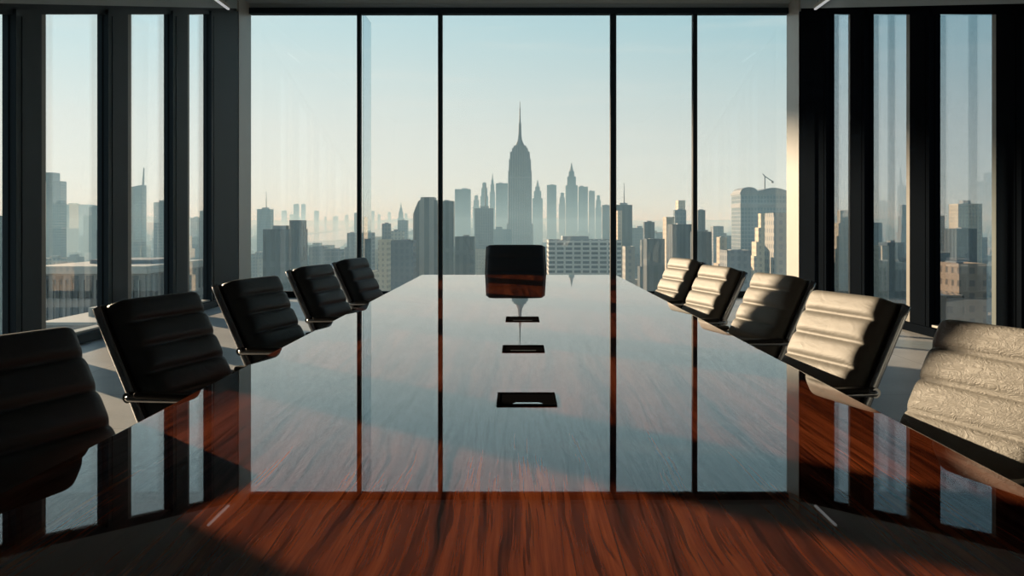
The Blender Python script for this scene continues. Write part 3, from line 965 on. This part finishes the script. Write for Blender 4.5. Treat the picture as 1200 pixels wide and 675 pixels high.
# crane on the curved-roof tower
d = 1010.0
cr = empty('tower_crane', (X(902, d), d + 20, Z(219, d)))
tag(cr, 'thin construction crane on the roof of the curved-roof tower', 'crane')
k = d / F
bm = NB(); box(bm, -0.5, 0.5, -0.5, 0.5, -1, 14 * k); obj('crane_mast', bm, FM['steel'], cr)
bm = NB(); tube(bm, [(-2.5 * k, 0, 16.5 * k), (0, 0, 13.5 * k), (9 * k, 0, 7.5 * k)], 0.55, 0.55, 6, side=Vector((0, 1, 0))); obj('jib', bm, FM['steel'], cr)
bm = NB(); box(bm, 8.0 * k, 10 * k, -1.5, 1.5, 5.5 * k, 8 * k); obj('counterweight', bm, FM['steel'], cr)

# fillers: the crowd of small indistinct buildings
random.seed(11)
ZONES = [('left side windows', [(50, 125), (150, 200), (222, 250)]),
         ('first back pane', [(298, 420)]), ('second back pane', [(423, 514)]),
         ('centre pane left of the spire', [(518, 592)]), ('centre pane right of the spire', [(627, 716)]),
         ('fourth back pane', [(721, 812)]), ('fifth back pane', [(816, 922)]),
         ('right side windows', [(975, 1000), (1022, 1064), (1094, 1157)])]
for zn, spans in ZONES:
    for tier, (d0, d1, h0, h1, n) in (('nearer', (560, 2000, 60, 165, 15)), ('distant', (2000, 7200, 18, 105, 19))):
        made = 0
        for _ in range(900):
            if made >= n: break
            tot = sum(b - a for a, b in spans); u = random.uniform(0, tot)
            for a, b in spans:
                if u <= b - a: px = a + u; break
                u -= b - a
            d = math.exp(random.uniform(math.log(d0), math.log(d1)))
            if tier == 'distant' and zn in ('first back pane', 'second back pane') and 5200 < d < 9000: continue
            w = random.uniform(22, 60) * (1.0 if tier == 'nearer' else 1.5)
            wpx = w / d * F
            x0, x1 = px - wpx / 2, px + wpx / 2
            yt = CY - (ground_z(d) + random.uniform(h0, h1) - CAMZ) * F / d
            if zn == 'first back pane' and x1 > 350 and yt < 284 or zn == 'second back pane' and yt < 268: continue
            if any(x0 < b_ + 1 and x1 > a_ - 1 and d < hd_ and yt < hy_ + 26 for a_, b_, hy_, hd_ in HERO): continue
            wl, wr = X(x0, d), X(x1, d); dp = max(18, min(60, w * 0.9))
            if any(wl < f[1] and wr > f[0] and d < f[3] and d + dp > f[2] for f in FOOT): continue
            st = random.choice(['grey', 'grey', 'blue', 'stone', 'dark', 'brown', 'cream', 'blue'])
            tower(x0, x1, yt, d, st, '%s small hazy block in the low cityscape through the %s' % (tier, zn), top=random.choice(['flat', 'flat', 'step']),
                  group='%s low blocks through the %s' % (tier, zn), parts=False, hero=False, name='city_block')
            made += 1

# tiny silhouettes on the far shore
rf_ = random.Random(5)
for k in range(16):
    px = 300 + 13.2 * k + rf_.uniform(-4, 4)
    d = rf_.uniform(9600, 11600)
    wp = rf_.uniform(2.0, 5.5)
    tower(px, px + wp, rf_.uniform(246, 255), d, 'grey', 'tiny faint block on the far shore along the horizon in the left back panes', top='flat',
          group='far shore blocks on the horizon', parts=False, hero=False, name='city_block')

# everything lower still: the carpet of small roofs nobody could count
bm = NB()
rq = random.Random(77)
made = 0
while made < 1700:
    d = math.exp(rq.uniform(math.log(900), math.log(9500)))
    x = rq.uniform(-0.56, 0.56) * d
    if 4600 < d < 8600 and -0.26 < x / d < 0.02: continue
    w, dp, hh = rq.uniform(14, 42), rq.uniform(14, 42), rq.uniform(8, 62) if d < 3500 else rq.uniform(8, 48)
    if any(x - w / 2 < f[1] and x + w / 2 > f[0] and d < f[3] and d + dp > f[2] for f in FOOT): continue
    g = ground_z(d + dp / 2)
    box(bm, x - w / 2, x + w / 2, d, d + dp, g - 4, g + hh)
    if rq.random() < 0.5: box(bm, x - w * 0.25, x + w * 0.1, d + dp * 0.3, d + dp * 0.7, g + hh, g + hh + rq.uniform(2, 9))
    made += 1
tag(obj('city_carpet', bm, FM['carpet']), 'uncountable small roofs and blocks filling the streets between the towers', 'buildings', kind='stuff')

# unseen tower added past the left edge so its overhang cuts the low sun
ux, uy = math.cos(AZ), math.sin(AZ)
ctr = Vector((4.6, 16.8, 0)) - Vector((sun_dir.x, sun_dir.y, 0)).normalized() * 100
p_ref = 4.6 * ux + 16.8 * uy
nb = empty('added_sun_blocker', (ctr.x, ctr.y, 0), AZ)
nb.location = (ctr.x + ux * (13 - p_ref), ctr.y + uy * (13 - p_ref), ground_z(90))
tag(nb, 'added sun-blocking tower with an overhang, unseen beyond the left edge', 'building')
zb = 2.68 + 114 * math.tan(EL) - nb.location.z
bm = NB(); box(bm, -4.6, 9, 0, 14, zb, zb + 45); obj('blocker_overhang', bm, FM['grey'], nb)
bm = NB(); box(bm, 5, 9, 1, 13, 0, zb); obj('blocker_support', bm, FM['grey'], nb)

# ground, river, far hills, haze
m, nt, p = new_mat('city_ground')
tc = N(nt, 'ShaderNodeTexCoord')
v = N(nt, 'ShaderNodeTexVoronoi'); v.inputs['Scale'].default_value = 0.02
nt.links.new(tc.outputs['Object'], v.inputs['Vector'])
nn = noise(nt, tc.outputs['Object'], 0.002, 5)
c = mixc(nt, nn.outputs['Fac'], (0.10, 0.11, 0.10), (0.20, 0.20, 0.19))
c = mixc(nt, 0.5, c, v.outputs['Color'], 'SOFT_LIGHT')
nt.links.new(c, p.inputs['Base Color']); p.inputs['Roughness'].default_value = 0.9
bm = NB()
g0, g1 = -200.0, 15000.0
vs = [bm.verts.new((sx * w_, y, ground_z(y))) for y, w_ in ((g0, 3000), (g1, 12000)) for sx in (-1, 1)]
bm.faces.new((vs[0], vs[1], vs[3], vs[2]))
tag(obj('ground', bm, m), kind='structure')
m, nt, p = new_mat('river_water')
p.inputs['Base Color'].default_value = (0.30, 0.34, 0.34, 1); p.inputs['Roughness'].default_value = 0.12
tc = N(nt, 'ShaderNodeTexCoord'); nn = noise(nt, tc.outputs['Object'], 0.02, 4)
nt.links.new(bump(nt, nn.outputs['Fac'], 0.1, 2.0), p.inputs['Normal'])


def shore(pts, lift):
    bm = NB()
    vv = []
    for px, py in pts:
        # where the ray through this pixel meets the sloping land
        s = (py - CY) / F
        y = (CAMZ - GZ) / (s + RISE)
        vv.append(bm.verts.new((X(px, y), y, ground_z(y) + lift)))
    bm.faces.new(vv)
    return bm


bm = shore([(330, 268), (350, 266), (392, 264.5), (440, 262), (520, 261), (520, 266), (440, 269), (425, 276), (405, 281), (372, 283), (352, 283), (318, 276)], 1.5)
tag(obj('river', bm, m), kind='structure')
m2 = plain('reed_bank', (0.20, 0.22, 0.19), 0.9, 0, 0.2, 0.2, 0.002)
bm = shore([(352, 274.2), (372, 272.0), (398, 269.4), (402, 270), (384, 272.8), (364, 274.8)], 3.5)
tag(obj('land_spit', bm, m2), kind='structure')
mh = plain('far_hills', (0.13, 0.15, 0.15), 0.95, 0, 0.1, 0.15, 0.0005)
bm = NB()
rr = random.Random(4)
prev = None
for i in range(81):
    x = -11000 + 22000 * i / 80
    hgt = 25 + 28 * (math.sin(i * 0.37) + 0.6 * math.sin(i * 0.91 + 1)) + rr.uniform(0, 18)
    y = 13200
    col = [bm.verts.new((x, y - 900, ground_z(y - 900) - 5)), bm.verts.new((x, y, ground_z(y) + max(8, hgt))), bm.verts.new((x, y + 1200, ground_z(y) - 5))]
    if prev:
        for a in range(2): bm.faces.new((prev[a], prev[a + 1], col[a + 1], col[a]))
    prev = col
tag(obj('hills', bm, mh, smooth=True), kind='structure')
# haze thins with height: four layers, each reaching higher than the one below
for i, (ztop, dens, word) in enumerate(((24, 0.00020, 'lowest'), (78, 0.00015, 'low'), (155, 0.00008, 'high'), (262, 0.00005, 'highest'))):
    m, nt, p = new_mat('morning_haze')
    nt.nodes.remove(p)
    vs_ = N(nt, 'ShaderNodeVolumeScatter')
    vs_.inputs['Color'].default_value = (0.28, 0.47, 0.585, 1)
    vs_.inputs['Density'].default_value = dens
    vs_.inputs['Anisotropy'].default_value = 0.0
    nt.links.new(vs_.outputs[0], nt.nodes.get('Material Output').inputs['Volume'])
    bm = NB(); box(bm, -9500 - 7 * i, 9500 + 7 * i, 70 - 4 * i, 14600 + 9 * i, -420 - 5 * i, ztop)
    tag(obj('haze', bm, m), '%s layer of the pale blue-grey haze lying over the city' % word, 'haze', kind='stuff')
# ------------------------------------------------------------------ render look
SC.view_settings.view_transform = 'Standard'
SC.view_settings.look = 'None'
SC.view_settings.exposure = 0.0
SC.view_settings.gamma = 1.0
SC.view_settings.use_curve_mapping = False
SC.cycles.transparent_max_bounces = 24
SC.cycles.max_bounces = 10
SC.cycles.caustics_reflective = False
SC.cycles.caustics_refractive = False
SC.cycles.use_denoising = True
